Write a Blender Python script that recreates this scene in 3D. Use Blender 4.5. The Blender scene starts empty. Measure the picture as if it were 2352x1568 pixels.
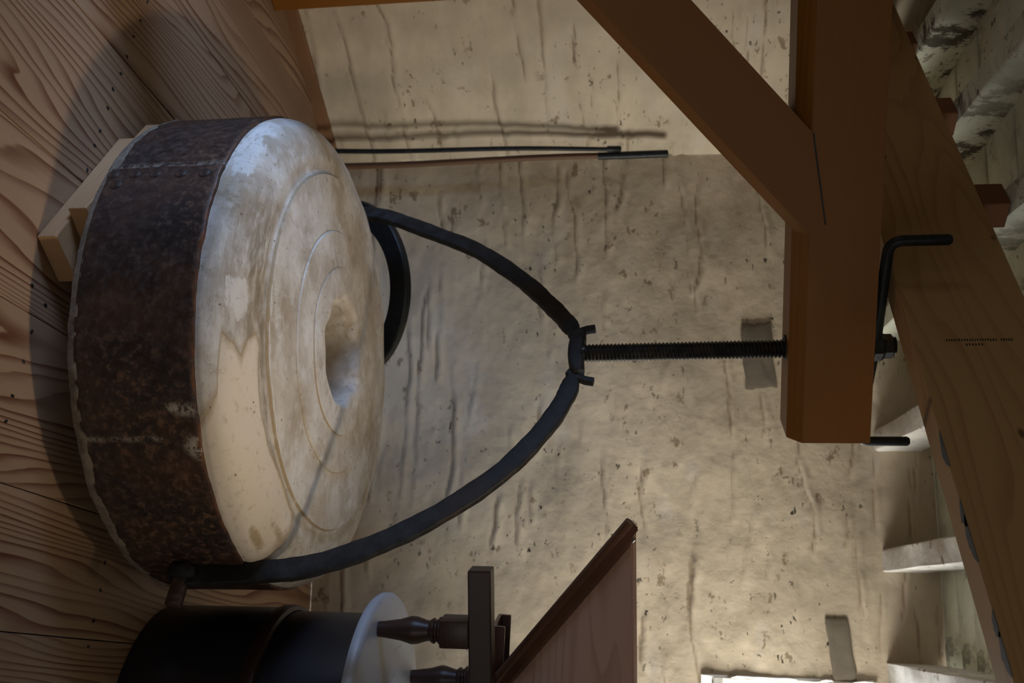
import bpy, bmesh, math, random
import numpy as np
from mathutils import Vector, Matrix

random.seed(7)
rng = np.random.default_rng(11)
R = math.radians
S = bpy.context.scene
C = S.collection

# ------------------------------------------------------------------ camera
def build_camera():
    pitch, roll, h = R(8.3), R(0.6), 1.3
    fw = Vector((0, math.cos(pitch), -math.sin(pitch)))
    up = Vector((0, math.sin(pitch), math.cos(pitch)))
    rt = Vector((1, 0, 0))
    rt, up = rt * math.cos(roll) - up * math.sin(roll), up * math.cos(roll) + rt * math.sin(roll)
    cd = bpy.data.cameras.new('camera')
    cd.sensor_fit = 'HORIZONTAL'; cd.sensor_width = 36.0; cd.lens = 35.0
    cd.dof.use_dof = True; cd.dof.focus_distance = 2.15; cd.dof.aperture_fstop = 4.5
    cd.clip_start = 0.02; cd.clip_end = 50
    co = bpy.data.objects.new('camera', cd); C.objects.link(co)
    # the photograph was taken with the camera turned on its side: the room's "up" is the picture's right
    X, Y, Z = up, -rt, -fw
    co.matrix_world = Matrix(((X.x, Y.x, Z.x, 0), (X.y, Y.y, Z.y, 0), (X.z, Y.z, Z.z, h), (0, 0, 0, 1)))
    S.camera = co
build_camera()

# ------------------------------------------------------------------ world, lights, exposure
w = bpy.data.worlds.new('world'); S.world = w; w.use_nodes = True
w.node_tree.nodes['Background'].inputs[0].default_value = (0.90, 0.95, 1.0, 1)
w.node_tree.nodes['Background'].inputs[1].default_value = 1.15

def light(name, kind, loc, target, energy, color, **kw):
    ld = bpy.data.lights.new(name, kind); ld.energy = energy; ld.color = color
    for k, v in kw.items(): setattr(ld, k, v)
    lo = bpy.data.objects.new(name, ld); C.objects.link(lo); lo.location = loc
    d = Vector(target) - Vector(loc)
    lo.rotation_euler = d.to_track_quat('-Z', 'Y').to_euler()
    return lo
# lamp under the ceiling, right of the photographer: throws the stone's shadow to the left
light('ceiling_spot', 'SPOT', (0.93, 1.50, 2.07), (-0.92, 2.36, 0.0), 66, (1.0, 0.84, 0.64),
      spot_size=R(63), spot_blend=1.0, shadow_soft_size=0.075)
# daylight at the window in the right wall (its near reveal is at the frame edge)
light('window_daylight_right', 'AREA', (1.92, 3.95, 1.78), (0.9, 2.3, 1.0), 52, (0.90, 0.95, 1.0),
      shape='RECTANGLE', size=0.8, size_y=0.7)
# daylight at the window in the wall on the right, out of the frame: rakes along the limewash
light('window_daylight_side', 'AREA', (2.60, 2.70, 1.58), (1.05, 3.66, 1.45), 13, (1.0, 0.96, 0.86),
      shape='RECTANGLE', size=0.9, size_y=0.9, spread=R(66))
# deep-set window on the left, beside the photographer
light('window_daylight_left', 'AREA', (-2.32, 1.55, 0.98), (-0.60, 2.45, 0.36), 5.6, (0.40, 0.60, 1.0),
      shape='RECTANGLE', size=0.6, size_y=0.8, spread=R(55))
# weak fill added behind the photographer to brighten the hopper front
light('added_back_fill', 'AREA', (1.35, -1.45, 1.35), (0.8, 2.6, 1.25), 4, (1.0, 0.92, 0.78),
      shape='RECTANGLE', size=0.9, size_y=1.7)
S.view_settings.view_transform = 'Standard'
S.view_settings.look = 'None'
S.view_settings.gamma = 1.0
S.view_settings.use_curve_mapping = False
S.view_settings.exposure = 0.0

# ------------------------------------------------------------------ helpers
def prop(o, label=None, cat=None, group=None, kind=None):
    if label: o['label'] = label
    if cat: o['category'] = cat
    if group: o['group'] = group
    if kind: o['kind'] = kind
    return o

def mesh_obj(name, bm, mat, parent=None, smooth=None, matrix=None):
    me = bpy.data.meshes.new(name)
    bmesh.ops.recalc_face_normals(bm, faces=bm.faces)
    bm.to_mesh(me); bm.free()
    if mat: me.materials.append(mat)
    o = bpy.data.objects.new(name, me); C.objects.link(o)
    if smooth is not None:
        for p in me.polygons: p.use_smooth = True
        if smooth < 179:
            me.set_sharp_from_angle(angle=R(smooth))
    if matrix is not None: o.matrix_world = matrix
    if parent is not None:
        o.parent = parent
    return o

def empty(name, loc=(0, 0, 0)):
    o = bpy.data.objects.new(name, None); C.objects.link(o); o.location = loc
    o.empty_display_size = 0.1
    bpy.context.view_layer.update()
    return o

def child(name, bm, mat, parent, smooth=None, matrix=None):
    """world-space mesh parented to a thing, keeping its world place"""
    o = mesh_obj(name, bm, mat, None, smooth, matrix)
    o.parent = parent
    o.matrix_parent_inverse = pworld(parent).inverted()
    return o

def pworld(p):
    m = p.matrix_basis.copy()
    if p.parent: m = pworld(p.parent) @ p.matrix_parent_inverse @ m
    return m

def frame(o, x, z=(0, 0, 1)):
    """matrix with local X along x, local Z near z"""
    x = Vector(x).normalized(); z = Vector(z)
    y = z.cross(x).normalized(); z = x.cross(y)
    return Matrix(((x.x, y.x, z.x, o[0]), (x.y, y.y, z.y, o[1]), (x.z, y.z, z.z, o[2]), (0, 0, 0, 1)))

def box(bm, x0, x1, y0, y1, z0, z1, bev=0.0, seg=2):
    t = bmesh.new()
    vs = [t.verts.new(p) for p in ((x0, y0, z0), (x1, y0, z0), (x1, y1, z0), (x0, y1, z0),
                                   (x0, y0, z1), (x1, y0, z1), (x1, y1, z1), (x0, y1, z1))]
    for f in ((3, 2, 1, 0), (4, 5, 6, 7), (0, 1, 5, 4), (1, 2, 6, 5), (2, 3, 7, 6), (3, 0, 4, 7)):
        t.faces.new([vs[i] for i in f])
    if bev: bmesh.ops.bevel(t, geom=t.edges[:], offset=bev, segments=seg, affect='EDGES', profile=0.5)
    join(bm, t)

def join(bm, t):
    m = {}
    for v in t.verts: m[v] = bm.verts.new(v.co)
    for f in t.faces: bm.faces.new([m[v] for v in f.verts])
    t.free()

def prism(bm, pts, y0, y1, bev=0.0):
    """polygon in local x,z extruded along local y"""
    t = bmesh.new()
    a = [t.verts.new((p[0], y0, p[1])) for p in pts]; b = [t.verts.new((p[0], y1, p[1])) for p in pts]
    t.faces.new(a); t.faces.new(b[::-1])
    n = len(pts)
    for i in range(n): t.faces.new((a[i], b[i], b[(i + 1) % n], a[(i + 1) % n]))
    bmesh.ops.recalc_face_normals(t, faces=t.faces)
    if bev: bmesh.ops.bevel(t, geom=t.edges[:], offset=bev, segments=2, affect='EDGES')
    join(bm, t)

def extrude_x(bm, prof, x0, x1, bev=0.0, nx=1):
    """profile in local (y,z) extruded along local x"""
    t = bmesh.new(); rows = []
    for i in range(nx + 1):
        x = x0 + (x1 - x0) * i / nx
        rows.append([t.verts.new((x, p[0], p[1])) for p in prof])
    n = len(prof)
    for i in range(nx):
        for j in range(n): t.faces.new((rows[i][j], rows[i][(j + 1) % n], rows[i + 1][(j + 1) % n], rows[i + 1][j]))
    t.faces.new(rows[0][::-1]); t.faces.new(rows[-1])
    bmesh.ops.recalc_face_normals(t, faces=t.faces)
    if bev: bmesh.ops.bevel(t, geom=[e for e in t.edges if e.calc_face_angle(0) > 0.3], offset=bev, segments=2, affect='EDGES')
    join(bm, t)

def lathe(bm, prof, n=64, closed_ends=True, c=(0, 0, 0), jitter=None):
    rows = []
    for k, (r, z) in enumerate(prof):
        row = []
        for i in range(n):
            a = 2 * math.pi * i / n
            rr, zz = (r, z) if jitter is None else jitter(k, i, a, r, z)
            row.append(bm.verts.new((c[0] + rr * math.cos(a), c[1] + rr * math.sin(a), c[2] + zz)))
        rows.append(row)
    for k in range(len(rows) - 1):
        for i in range(n):
            bm.faces.new((rows[k][i], rows[k][(i + 1) % n], rows[k + 1][(i + 1) % n], rows[k + 1][i]))
    if closed_ends:
        bm.faces.new(rows[0][::-1]); bm.faces.new(rows[-1])

def sweep(bm, pts, sec, side, cap=True):
    """sweep sections along pts. sec(i) -> list of (a,b): a along side vector, b along the in-plane normal"""
    pts = [Vector(p) for p in pts]; rows = []
    for i, p in enumerate(pts):
        t = (pts[min(i + 1, len(pts) - 1)] - pts[max(i - 1, 0)]).normalized()
        s = Vector(side); s = (s - t * s.dot(t)).normalized(); nrm = t.cross(s)
        rows.append([bm.verts.new(p + s * a + nrm * b) for a, b in sec(i)])
    n = len(rows[0])
    for i in range(len(rows) - 1):
        for j in range(n): bm.faces.new((rows[i][j], rows[i][(j + 1) % n], rows[i + 1][(j + 1) % n], rows[i + 1][j]))
    if cap: bm.faces.new(rows[0][::-1]); bm.faces.new(rows[-1])

def circ(r, n=16): return [(r * math.cos(2 * math.pi * k / n), r * math.sin(2 * math.pi * k / n)) for k in range(n)]
def rrect(a, b, c):
    pts = []
    for sx, sy, a0 in ((1, 1, 0), (-1, 1, 90), (-1, -1, 180), (1, -1, 270)):
        for k in range(4):
            t = R(a0 + 30 * k); pts.append((sx * (a - c) + c * math.cos(t), sy * (b - c) + c * math.sin(t)))
    return pts

def spline(ctrl, n):
    """Catmull-Rom through control points (any dimension)"""
    P = [np.array(p, float) for p in ctrl]; P = [2 * P[0] - P[1]] + P + [2 * P[-1] - P[-2]]
    out = []; m = len(P) - 3
    for k in range(n):
        u = k / (n - 1) * m; i = min(int(u), m - 1); t = u - i
        a, b, c, d = P[i:i + 4]
        out.append(0.5 * ((2 * b) + (c - a) * t + (2 * a - 5 * b + 4 * c - d) * t * t + (3 * b - a - 3 * c + d) * t ** 3))
    return out

_lat = rng.random((256, 256))
def vnoise(x, y):
    xi = np.floor(x).astype(int); yi = np.floor(y).astype(int); fx = x - xi; fy = y - yi
    fx = fx * fx * fx * (fx * (fx * 6 - 15) + 10); fy = fy * fy * fy * (fy * (fy * 6 - 15) + 10)
    g = lambda a, b: _lat[a & 255, b & 255]
    return (g(xi, yi) * (1 - fx) + g(xi + 1, yi) * fx) * (1 - fy) + (g(xi, yi + 1) * (1 - fx) + g(xi + 1, yi + 1) * fx) * fy
def fbm(x, y, o=4):
    s = 0; a = 0.5
    for k in range(o): s = s + a * (vnoise(x * 2 ** k + 17 * k, y * 2 ** k + 31 * k) - 0.5); a *= 0.5
    return s

# ------------------------------------------------------------------ material helpers
class NT:
    def __init__(s, name):
        m = bpy.data.materials.new(name); m.use_nodes = True; s.m = m; s.t = m.node_tree
        s.b = s.t.nodes['Principled BSDF']
    def n(s, typ, **kw):
        nd = s.t.nodes.new(typ)
        for k, v in kw.items():
            if hasattr(nd, k) and not (k in nd.inputs): setattr(nd, k, v)
            else: s.set(nd, k, v)
        return nd
    def set(s, nd, k, v):
        i = nd.inputs[k]
        if isinstance(v, bpy.types.NodeSocket): s.t.links.new(v, i)
        else: i.default_value = v
    def coord(s, scale=(1, 1, 1), rot=(0, 0, 0), rand=False, loc=(0, 0, 0)):
        tc = s.n('ShaderNodeTexCoord'); v = tc.outputs['Object']
        if rand:
            oi = s.n('ShaderNodeObjectInfo')
            c = s.n('ShaderNodeVectorMath', operation='SCALE'); c.inputs[0].default_value = (37.0, 17.0, 53.0)
            s.t.links.new(oi.outputs['Random'], c.inputs['Scale'])
            a = s.n('ShaderNodeVectorMath', operation='ADD'); s.t.links.new(v, a.inputs[0]); s.t.links.new(c.outputs[0], a.inputs[1])
            v = a.outputs[0]
        mp = s.n('ShaderNodeMapping'); s.t.links.new(v, mp.inputs[0])
        mp.inputs['Scale'].default_value = scale; mp.inputs['Rotation'].default_value = rot; mp.inputs['Location'].default_value = loc
        return mp.outputs[0]
    def noise(s, vec, scale, detail=4, rough=0.55, dist=0.0):
        nd = s.n('ShaderNodeTexNoise'); s.set(nd, 'Vector', vec); s.set(nd, 'Scale', scale)
        s.set(nd, 'Detail', detail); s.set(nd, 'Roughness', rough); s.set(nd, 'Distortion', dist)
        return nd.outputs[0]
    def ramp(s, fac, stops, interp='LINEAR'):
        nd = s.n('ShaderNodeValToRGB'); s.t.links.new(fac, nd.inputs[0]); cr = nd.color_ramp; cr.interpolation = interp
        while len(cr.elements) < len(stops): cr.elements.new(0.5)
        for e, (p, c) in zip(cr.elements, stops):
            e.position = p; e.color = (c, c, c, 1) if isinstance(c, (int, float)) else (*c, 1)
        return nd.outputs[0]
    def mix(s, fac, a, b, mode='MIX'):
        nd = s.n('ShaderNodeMix', data_type='RGBA', blend_type=mode)
        for k, v in ((0, fac), (6, a), (7, b)):
            i = nd.inputs[k]
            if isinstance(v, bpy.types.NodeSocket): s.t.links.new(v, i)
            elif isinstance(v, (int, float)): i.default_value = v
            else: i.default_value = (*v, 1)
        return nd.outputs[2]
    def math(s, op, a, b=0.0, c=0.0, clamp=False):
        nd = s.n('ShaderNodeMath', operation=op); nd.use_clamp = clamp
        for k, v in enumerate((a, b, c)):
            if isinstance(v, bpy.types.NodeSocket): s.t.links.new(v, nd.inputs[k])
            else: nd.inputs[k].default_value = v
        return nd.outputs[0]
    def sep(s, vec):
        nd = s.n('ShaderNodeSeparateXYZ'); s.t.links.new(vec, nd.inputs[0]); return nd.outputs
    def attr(s, name):
        nd = s.n('ShaderNodeAttribute'); nd.attribute_name = name; return nd.outputs['Fac']
    def bump(s, h, strength=0.3, dist=0.01, prev=None):
        nd = s.n('ShaderNodeBump'); s.set(nd, 'Strength', strength); s.set(nd, 'Distance', dist); s.set(nd, 'Height', h)
        if prev is not None: s.set(nd, 'Normal', prev)
        return nd.outputs[0]
    def out(s, color=None, rough=None, metal=None, normal=None, coat=None, spec=None):
        for k, v in (('Base Color', color), ('Roughness', rough), ('Metallic', metal), ('Normal', normal), ('Coat Weight', coat), ('Specular IOR Level', spec)):
            if v is None: continue
            if isinstance(v, tuple) and k == 'Base Color': v = (*v, 1)
            s.set(s.b, k, v)
        return s.m

def wood(name, light_c, dark_c, gap=0.010, warp=9.0, wa=0.55, wc=4.0, rough=0.55, knots=0.0, tint=0.25, contrast=1.0, coat=0.0, bump=0.15, spec=0.4, width=0.45, vary=0.22):
    """plank wood, grain along local x: rings = distance across / gap, bent by slow noise into cathedrals"""
    t = NT(name)
    c = t.coord(rand=True); xyz = t.sep(c)
    f = t.noise(t.coord(scale=(wa, wc, wc), rand=True), 1.0, 2.0, 0.45)
    f2 = t.noise(t.coord(scale=(2.5, 20, 20), rand=True), 1.0, 2.0, 0.5)
    pos = t.math('MULTIPLY', t.math('ADD', xyz[1], t.math('MULTIPLY', xyz[2], 0.8)), 1.0 / gap)
    pos = t.math('ADD', pos, t.math('MULTIPLY', f, warp * 4)); pos = t.math('ADD', pos, t.math('MULTIPLY', f2, 0.9))
    rg = t.math('FRACT', pos)
    band = t.ramp(rg, [(0.0, 0.0), (1 - width, 0.12), (0.88, 1.0), (0.95, 1.0), (1.0, 0.0)])
    fade = t.ramp(t.noise(t.coord(scale=(1.2, 14, 14), rand=True), 1.0, 3), [(0.3, 0.45), (0.6, 1.0)])
    band = t.math('MULTIPLY', t.math('MULTIPLY', band, fade), contrast)
    fine = t.noise(t.coord(scale=(7, 300, 300), rand=True), 1.0, 3, 0.6)
    col = t.mix(band, light_c, dark_c)
    big = t.noise(t.coord(scale=(1.2, 4, 4), rand=True), 1.0, 3)
    col = t.mix(t.math('MULTIPLY', t.ramp(big, [(0.35, 0.0), (0.65, 1.0)]), tint), col, tuple(0.55 * a + 0.45 * b for a, b in zip(light_c, dark_c)))
    col = t.mix(t.math('MULTIPLY', fine, 0.22), col, dark_c)
    if knots:
        vo = t.n('ShaderNodeTexVoronoi'); t.set(vo, 'Vector', t.coord(scale=(5.5, 0.0, 11.0), rand=True)); t.set(vo, 'Scale', 1.0)
        k = t.ramp(vo.outputs['Distance'], [(0.045, 1.0), (0.075, 0.5), (0.10, 0.0)])
        col = t.mix(t.math('MULTIPLY', k, knots), col, tuple(c_ * 0.3 for c_ in dark_c))
    oi = t.n('ShaderNodeObjectInfo')
    hv = t.n('ShaderNodeHueSaturation'); t.set(hv, 'Color', col)
    t.set(hv, 'Value', t.math('MULTIPLY_ADD', oi.outputs['Random'], vary, 1 - vary / 2))
    h = t.math('SUBTRACT', t.math('MULTIPLY', fine, 0.5), t.math('MULTIPLY', band, 0.5))
    return t.out(hv.outputs[0], rough, 0.0, t.bump(h, bump, 0.004), coat, spec)

def iron(name, base=(0.025, 0.026, 0.028), rough=0.45, metal=0.7, scale=30, edge=(0.06, 0.065, 0.07)):
    t = NT(name); v = t.coord(rand=True)
    a = t.noise(v, scale, 5, 0.6); b = t.noise(v, scale * 0.25, 3)
    col = t.mix(t.ramp(a, [(0.45, 0.0), (0.7, 1.0)]), base, edge)
    col = t.mix(t.ramp(b, [(0.55, 0.0), (0.75, 0.6)]), col, (0.045, 0.026, 0.015))
    return t.out(col, t.math('MULTIPLY_ADD', a, 0.25, rough - 0.1), metal, t.bump(a, 0.25, 0.003), spec=0.3)

M = {}
M['floor'] = wood('floor_pine', (0.40, 0.268, 0.165), (0.125, 0.039, 0.019), gap=0.024, warp=7.5, wa=0.45, wc=3.0, rough=0.45, tint=0.2, bump=0.2, width=0.5)
M['oak'] = wood('oiled_oak', (0.275, 0.104, 0.009), (0.165, 0.055, 0.004), gap=0.004, warp=3, wa=0.3, wc=5, rough=0.5, tint=0.55, contrast=0.6, bump=0.05, vary=0.05)
M['pine'] = wood('sawn_pine', (0.42, 0.255, 0.105), (0.29, 0.14, 0.046), gap=0.05, warp=6.0, wa=0.45, wc=3.0, rough=0.6, knots=0.9, tint=0.3, contrast=0.7, bump=0.1)
M['skirt'] = wood('skirting_pine', (0.26, 0.13, 0.06), (0.17, 0.075, 0.03), gap=0.006, warp=2, rough=0.5)
M['batten'] = wood('rough_batten', (0.47, 0.30, 0.16), (0.30, 0.145, 0.055), gap=0.006, warp=2.0, wa=1.0, wc=8, rough=0.7, bump=0.3)
M['packer'] = wood('packer_oak', (0.22, 0.085, 0.032), (0.14, 0.05, 0.02), gap=0.005, warp=2)
M['mahogany'] = wood('varnished_dark_wood', (0.105, 0.046, 0.027), (0.062, 0.024, 0.014), gap=0.006, warp=2.5, rough=0.28, contrast=0.8, bump=0.05, coat=0.3, vary=0.05)
M['hopper'] = wood('hopper_board_sheen', (0.52, 0.35, 0.27), (0.37, 0.22, 0.16), gap=0.010, warp=2.5, rough=0.42, contrast=0.8, bump=0.06, vary=0.05, spec=0.6)  # front board only: its sheen is put into a paler base colour
M['dark_wood'] = wood('dark_stained_wood', (0.040, 0.018, 0.013), (0.020, 0.009, 0.007), gap=0.005, warp=2, rough=0.4, bump=0.05)
M['pole'] = wood('brown_pole', (0.15, 0.075, 0.035), (0.08, 0.035, 0.018), gap=0.005, warp=2)
M['iron'] = iron('forged_iron', (0.013, 0.012, 0.011), 0.55, 0.1, 30, (0.03, 0.031, 0.033))
M['steel'] = iron('screw_steel', (0.03, 0.031, 0.032), 0.32, 0.7, 40, (0.06, 0.06, 0.062))
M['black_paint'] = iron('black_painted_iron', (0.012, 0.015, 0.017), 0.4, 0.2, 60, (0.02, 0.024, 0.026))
M['nail'] = iron('nail_iron', (0.02, 0.018, 0.018), 0.6, 0.4)

def mat_limewash(name, cream=(0.60, 0.51, 0.385), stain=(0.235, 0.165, 0.10), spots=1.0, flake=0.0):
    t = NT(name)
    v = t.coord(); st = t.coord(scale=(1.0, 1.0, 4.2))
    warp = t.noise(t.coord(scale=(3, 3, 3)), 1.0, 3)
    drift = t.noise(v, 2.3, 5, 0.6)
    col = t.mix(t.ramp(drift, [(0.32, 0.0), (0.68, 1.0)]), tuple(c * 0.74 for c in cream), tuple(min(1, c * 1.14) for c in cream))
    cool = t.noise(t.coord(scale=(1, 1, 1.6), loc=(3, 5, 1)), 3.4, 4, 0.6)
    col = t.mix(t.ramp(cool, [(0.55, 0.0), (0.72, 0.55)]), col, (0.60, 0.555, 0.50))
    # run lines following the courses under the wash
    run = t.attr('run')
    rn = t.math('ADD', run, t.math('MULTIPLY', t.math('SUBTRACT', t.noise(t.coord(scale=(1, 1, 2)), 26, 5, 0.65), 0.5), 0.55))
    col = t.mix(t.math('MULTIPLY', t.ramp(rn, [(0.30, 0.0), (0.8, 1.0)]), 0.6), col, stain)
    c2 = t.noise(t.coord(scale=(1.0, 1.0, 2.4), loc=(4, 2, 9)), 3.0, 4, 0.55, 0.4)
    col = t.mix(t.ramp(c2, [(0.52, 0.0), (0.72, 0.5)]), col, tuple(0.6 * a + 0.4 * b for a, b in zip(cream, stain)))
    # specks and pits
    s1 = t.noise(t.coord(scale=(1, 1, 1.9)), 24.0, 3, 0.6)
    g2 = t.ramp(t.noise(v, 3.1, 2), [(0.45, 0.0), (0.62, 1.0)])
    pit = t.math('MULTIPLY', t.ramp(s1, [(0.635, 0.0), (0.67, 1.0)]), t.math('MULTIPLY', g2, spots))
    col = t.mix(pit, col, (0.055, 0.047, 0.033))
    s3 = t.noise(t.coord(scale=(1, 1, 1.5), loc=(9, 9, 9)), 11.0, 5, 0.7)
    patch = t.math('MULTIPLY', t.ramp(s3, [(0.60, 0.0), (0.625, 1.0)]), t.ramp(t.noise(v, 2.2, 2), [(0.47, 0.0), (0.56, 1.0)]))
    col = t.mix(t.math('MULTIPLY', patch, 0.7), col, (0.19, 0.125, 0.07))
    if flake:
        fl = t.noise(t.coord(scale=(1.6, 0.6, 1)), 7.0, 8, 0.75)
        f2 = t.noise(v, 1.9, 3)
        dk = t.math('MULTIPLY', t.ramp(fl, [(0.50, 0.0), (0.56, 1.0)]), t.ramp(f2, [(0.40, 0.0), (0.56, 1.0)]))
        col = t.mix(t.math('MULTIPLY', dk, flake), col, (0.06, 0.045, 0.03))
    h = t.math('ADD', t.math('MULTIPLY', drift, 0.6), t.math('MULTIPLY', t.noise(v, 14, 5, 0.6), 0.4))
    h = t.math('SUBTRACT', h, t.math('MULTIPLY', pit, 0.5))
    return t.out(col, 0.9, 0.0, t.bump(h, 0.35, 0.03), spec=0.15)
M['wash'] = mat_limewash('limewashed_wall')
M['wash_left'] = M['wash']
M['wash_ceiling'] = mat_limewash('old_whitewashed_timber', (0.70, 0.72, 0.60), (0.22, 0.17, 0.09), 1.0, 0.9)
M['wash_joist'] = mat_limewash('whitewashed_joist', (0.72, 0.70, 0.66), (0.30, 0.18, 0.10), 1.0, 0.12)
def mat_plain_stone():
    t = NT('grey_mortar'); a = t.noise(t.coord(), 9, 6, 0.6)
    return t.out(t.mix(a, (0.12, 0.097, 0.072), (0.215, 0.185, 0.14)), 0.95, 0, t.bump(a, 0.4, 0.01))
M['mortar'] = mat_plain_stone()

# ------------------------------------------------------------------ the shell
COR = Vector((-0.716, 3.895, 0)); DR = Vector((0.984, -0.178, 0)).normalized(); DL = Vector((0.701, 0.713, 0)).normalized()
NR = Vector((DR.y, -DR.x, 0)); NL = Vector((DL.y, -DL.x, 0))       # into the room
CEIL = 2.26

def wall_relief(xs, zs, seed):
    x, z = np.meshgrid(xs, zs, indexing='ij')
    d = 0.044 * fbm(x * 1.3 + seed, z * 1.6 + 3, 4) + 0.012 * fbm(x * 3.5 + seed, z * 9, 3)
    d += 0.005 * fbm(x * 9 + seed, z * 22, 3) + 0.0015 * fbm(x * 30 + seed, z * 40, 2)
    run = np.zeros_like(x); k = 0; zc = 0.05
    r2 = np.random.default_rng(int(seed * 10) + 5)
    while zc < 2.3:
        o = r2.random() * 200
        line = zc + 0.075 * fbm(x * 1.1 + o, x * 0 + o, 3) * 2 + 0.045 * fbm(x * 5 + o, x * 0 + 7, 4)
        gate = np.clip((fbm(x * 3.6 + o, x * 0 + 3.3, 4) - 0.0) * 6, 0, 1)
        wd = 0.0035 + 0.007 * np.clip(fbm(x * 3 + o, x * 0 + 9, 2) + 0.25, 0, 1)
        m = np.exp(-((z - line) / wd) ** 2) * gate
        sm = np.exp(-np.clip(line - z, 0, 1) / 0.03) * (z < line) * gate * 0.28
        run = np.maximum(run, np.maximum(m, sm))
        d = d - 0.004 * m + 0.006 * gate * np.exp(-((z - line - 0.014) / 0.012) ** 2)
        zc += r2.uniform(0.035, 0.085)
    return d, run

def wall(name, origin, direction, normal, length, res, seed, mat, hole=None, zmax=CEIL):
    nx = int(length / res); nz = int(zmax / res)
    xs = np.linspace(0, length, nx + 1); zs = np.linspace(0, zmax, nz + 1)
    d, run = wall_relief(xs, zs, seed)
    M4 = frame(origin, direction); sgn = 1 if (M4.to_3x3() @ Vector((0, 1, 0))).dot(normal) > 0 else -1
    X, Z = np.meshgrid(xs, zs, indexing='ij')
    co = np.stack([X, sgn * d, Z], -1).reshape(-1, 3)
    I, J = np.meshgrid(np.arange(nx), np.arange(nz), indexing='ij')
    if hole:
        cx = (xs[:-1] + xs[1:])[:, None] / 2; cz = (zs[:-1] + zs[1:])[None, :] / 2
        keep = ~((cx > hole[0]) & (cx < hole[1]) & (cz > hole[2]) & (cz < hole[3]))
    else: keep = np.ones((nx, nz), bool)
    I, J = I[keep], J[keep]; n1 = nz + 1
    q = np.stack([I * n1 + J, (I + 1) * n1 + J, (I + 1) * n1 + J + 1, I * n1 + J + 1], -1)
    if sgn > 0: q = q[:, ::-1]
    me = bpy.data.meshes.new(name)
    me.from_pydata(co.tolist(), [], q.tolist()); me.materials.append(mat)
    me.polygons.foreach_set('use_smooth', np.ones(len(me.polygons), bool))
    at = me.attributes.new('run', 'FLOAT', 'POINT'); at.data.foreach_set('value', run.reshape(-1).astype(np.float32))
    o = bpy.data.objects.new(name, me); C.objects.link(o); o.matrix_world = M4
    return prop(o, kind='structure'), M4, sgn

WIN = (1.925, 2.75, 1.44, 2.02)
wr, MR, sgR = wall('wall_right', COR, DR, NR, 3.3, 0.0085, 3.0, M['wash'], hole=WIN)
wl, ML, sgL = wall('wall_left', COR - DL * 2.3, DL, NL, 2.3, 0.0085, 21.0, M['wash'])

def window_reveal():
    """splayed, rough plastered opening through the thick wall with a small glazed casement"""
    bm = bmesh.new(); x0, x1, z0, z1 = WIN; D = 0.42; sp = 0.06
    n = 14
    def strip(a0, a1, b0, b1):
        rows = []
        for i in range(n + 1):
            u = i / n; row = []
            for j in range(n + 1):
                v = j / n
                p = (Vector(a0) * (1 - u) + Vector(a1) * u) * (1 - v) + (Vector(b0) * (1 - u) + Vector(b1) * u) * v
                k = 0.012 * random.uniform(-1, 1) if 0 < j < n else 0.018 * random.uniform(0, 1)
                row.append(bm.verts.new(p + Vector((k * 0.6, 0, k))))
            rows.append(row)
        for i in range(n):
            for j in range(n): bm.faces.new((rows[i][j], rows[i + 1][j], rows[i + 1][j + 1], rows[i][j + 1]))
    y0, y1 = sgR * 0.012, -sgR * D
    f = [(x0 - .005, y0, z0 - .005), (x1 + .005, y0, z0 - .005), (x1 + .005, y0, z1 + .005), (x0 - .005, y0, z1 + .005)]
    b = [(x0 + sp, y1, z0 + sp), (x1 - sp, y1, z0 + sp), (x1 - sp, y1, z1 - sp), (x0 + sp, y1, z1 - sp)]
    for k in range(4): strip(f[k], f[(k + 1) % 4], b[k], b[(k + 1) % 4])
    o = mesh_obj('window_1', bm, M['wash_joist'], None, 60, MR); prop(o, kind='structure')
    fr = bmesh.new(); w_ = 0.04
    for a0, a1, c0, c1 in ((x0 + sp, x1 - sp, z0 + sp, z0 + sp + w_), (x0 + sp, x1 - sp, z1 - sp - w_, z1 - sp),
                           (x0 + sp, x0 + sp + w_, z0 + sp, z1 - sp), (x1 - sp - w_, x1 - sp, z0 + sp, z1 - sp),
                           ((x0 + x1) / 2 - .015, (x0 + x1) / 2 + .015, z0 + sp, z1 - sp)):
        ya, yb = sorted((y1, y1 + sgR * 0.04))
        box(fr, a0, a1, ya, yb, c0, c1, 0.003)
    child('window_frame', fr, M['wash_joist'], o, matrix=MR)
window_reveal()

# exposed grey mortar / stone showing through the lime wash
def mortar_patch(pts, name='mortar_patch'):
    bm = bmesh.new(); c = np.mean(pts, axis=0); ring = []
    P = [np.array(p, float) for p in pts]; m = len(P)
    for i in range(m):
        for k in range(5):
            u = k / 5; p = P[i] * (1 - u) + P[(i + 1) % m] * u
            ring.append(p + np.array([random.uniform(-.006, .006), random.uniform(-.005, .005)]))
    def relief(p): return float(wall_relief(np.array([p[0]]), np.array([p[1]]), 3.0)[0][0, 0])
    levels = [(1.0, -0.02), (1.0, 0.006), (0.9, 0.009), (0.5, 0.009)]
    rows = []
    for sc, hgt in levels:
        rows.append([bm.verts.new(((c + (p - c) * sc)[0], sgR * (relief(c + (p - c) * sc) + hgt), (c + (p - c) * sc)[1])) for p in ring])
    for a, b in zip(rows, rows[1:]):
        for i in range(len(ring)): bm.faces.new((a[i], a[(i + 1) % len(ring)], b[(i + 1) % len(ring)], b[i]))
    cv = bm.verts.new((c[0], sgR * (relief(c) + 0.008), c[1]))
    for i in range(len(ring)): bm.faces.new((rows[-1][i], rows[-1][(i + 1) % len(ring)], cv))
    child(name, bm, M['mortar'], wr, 50, MR)
mortar_patch([(0.672, 1.609), (0.668, 1.712), (0.91, 1.728), (0.92, 1.617)])
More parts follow.
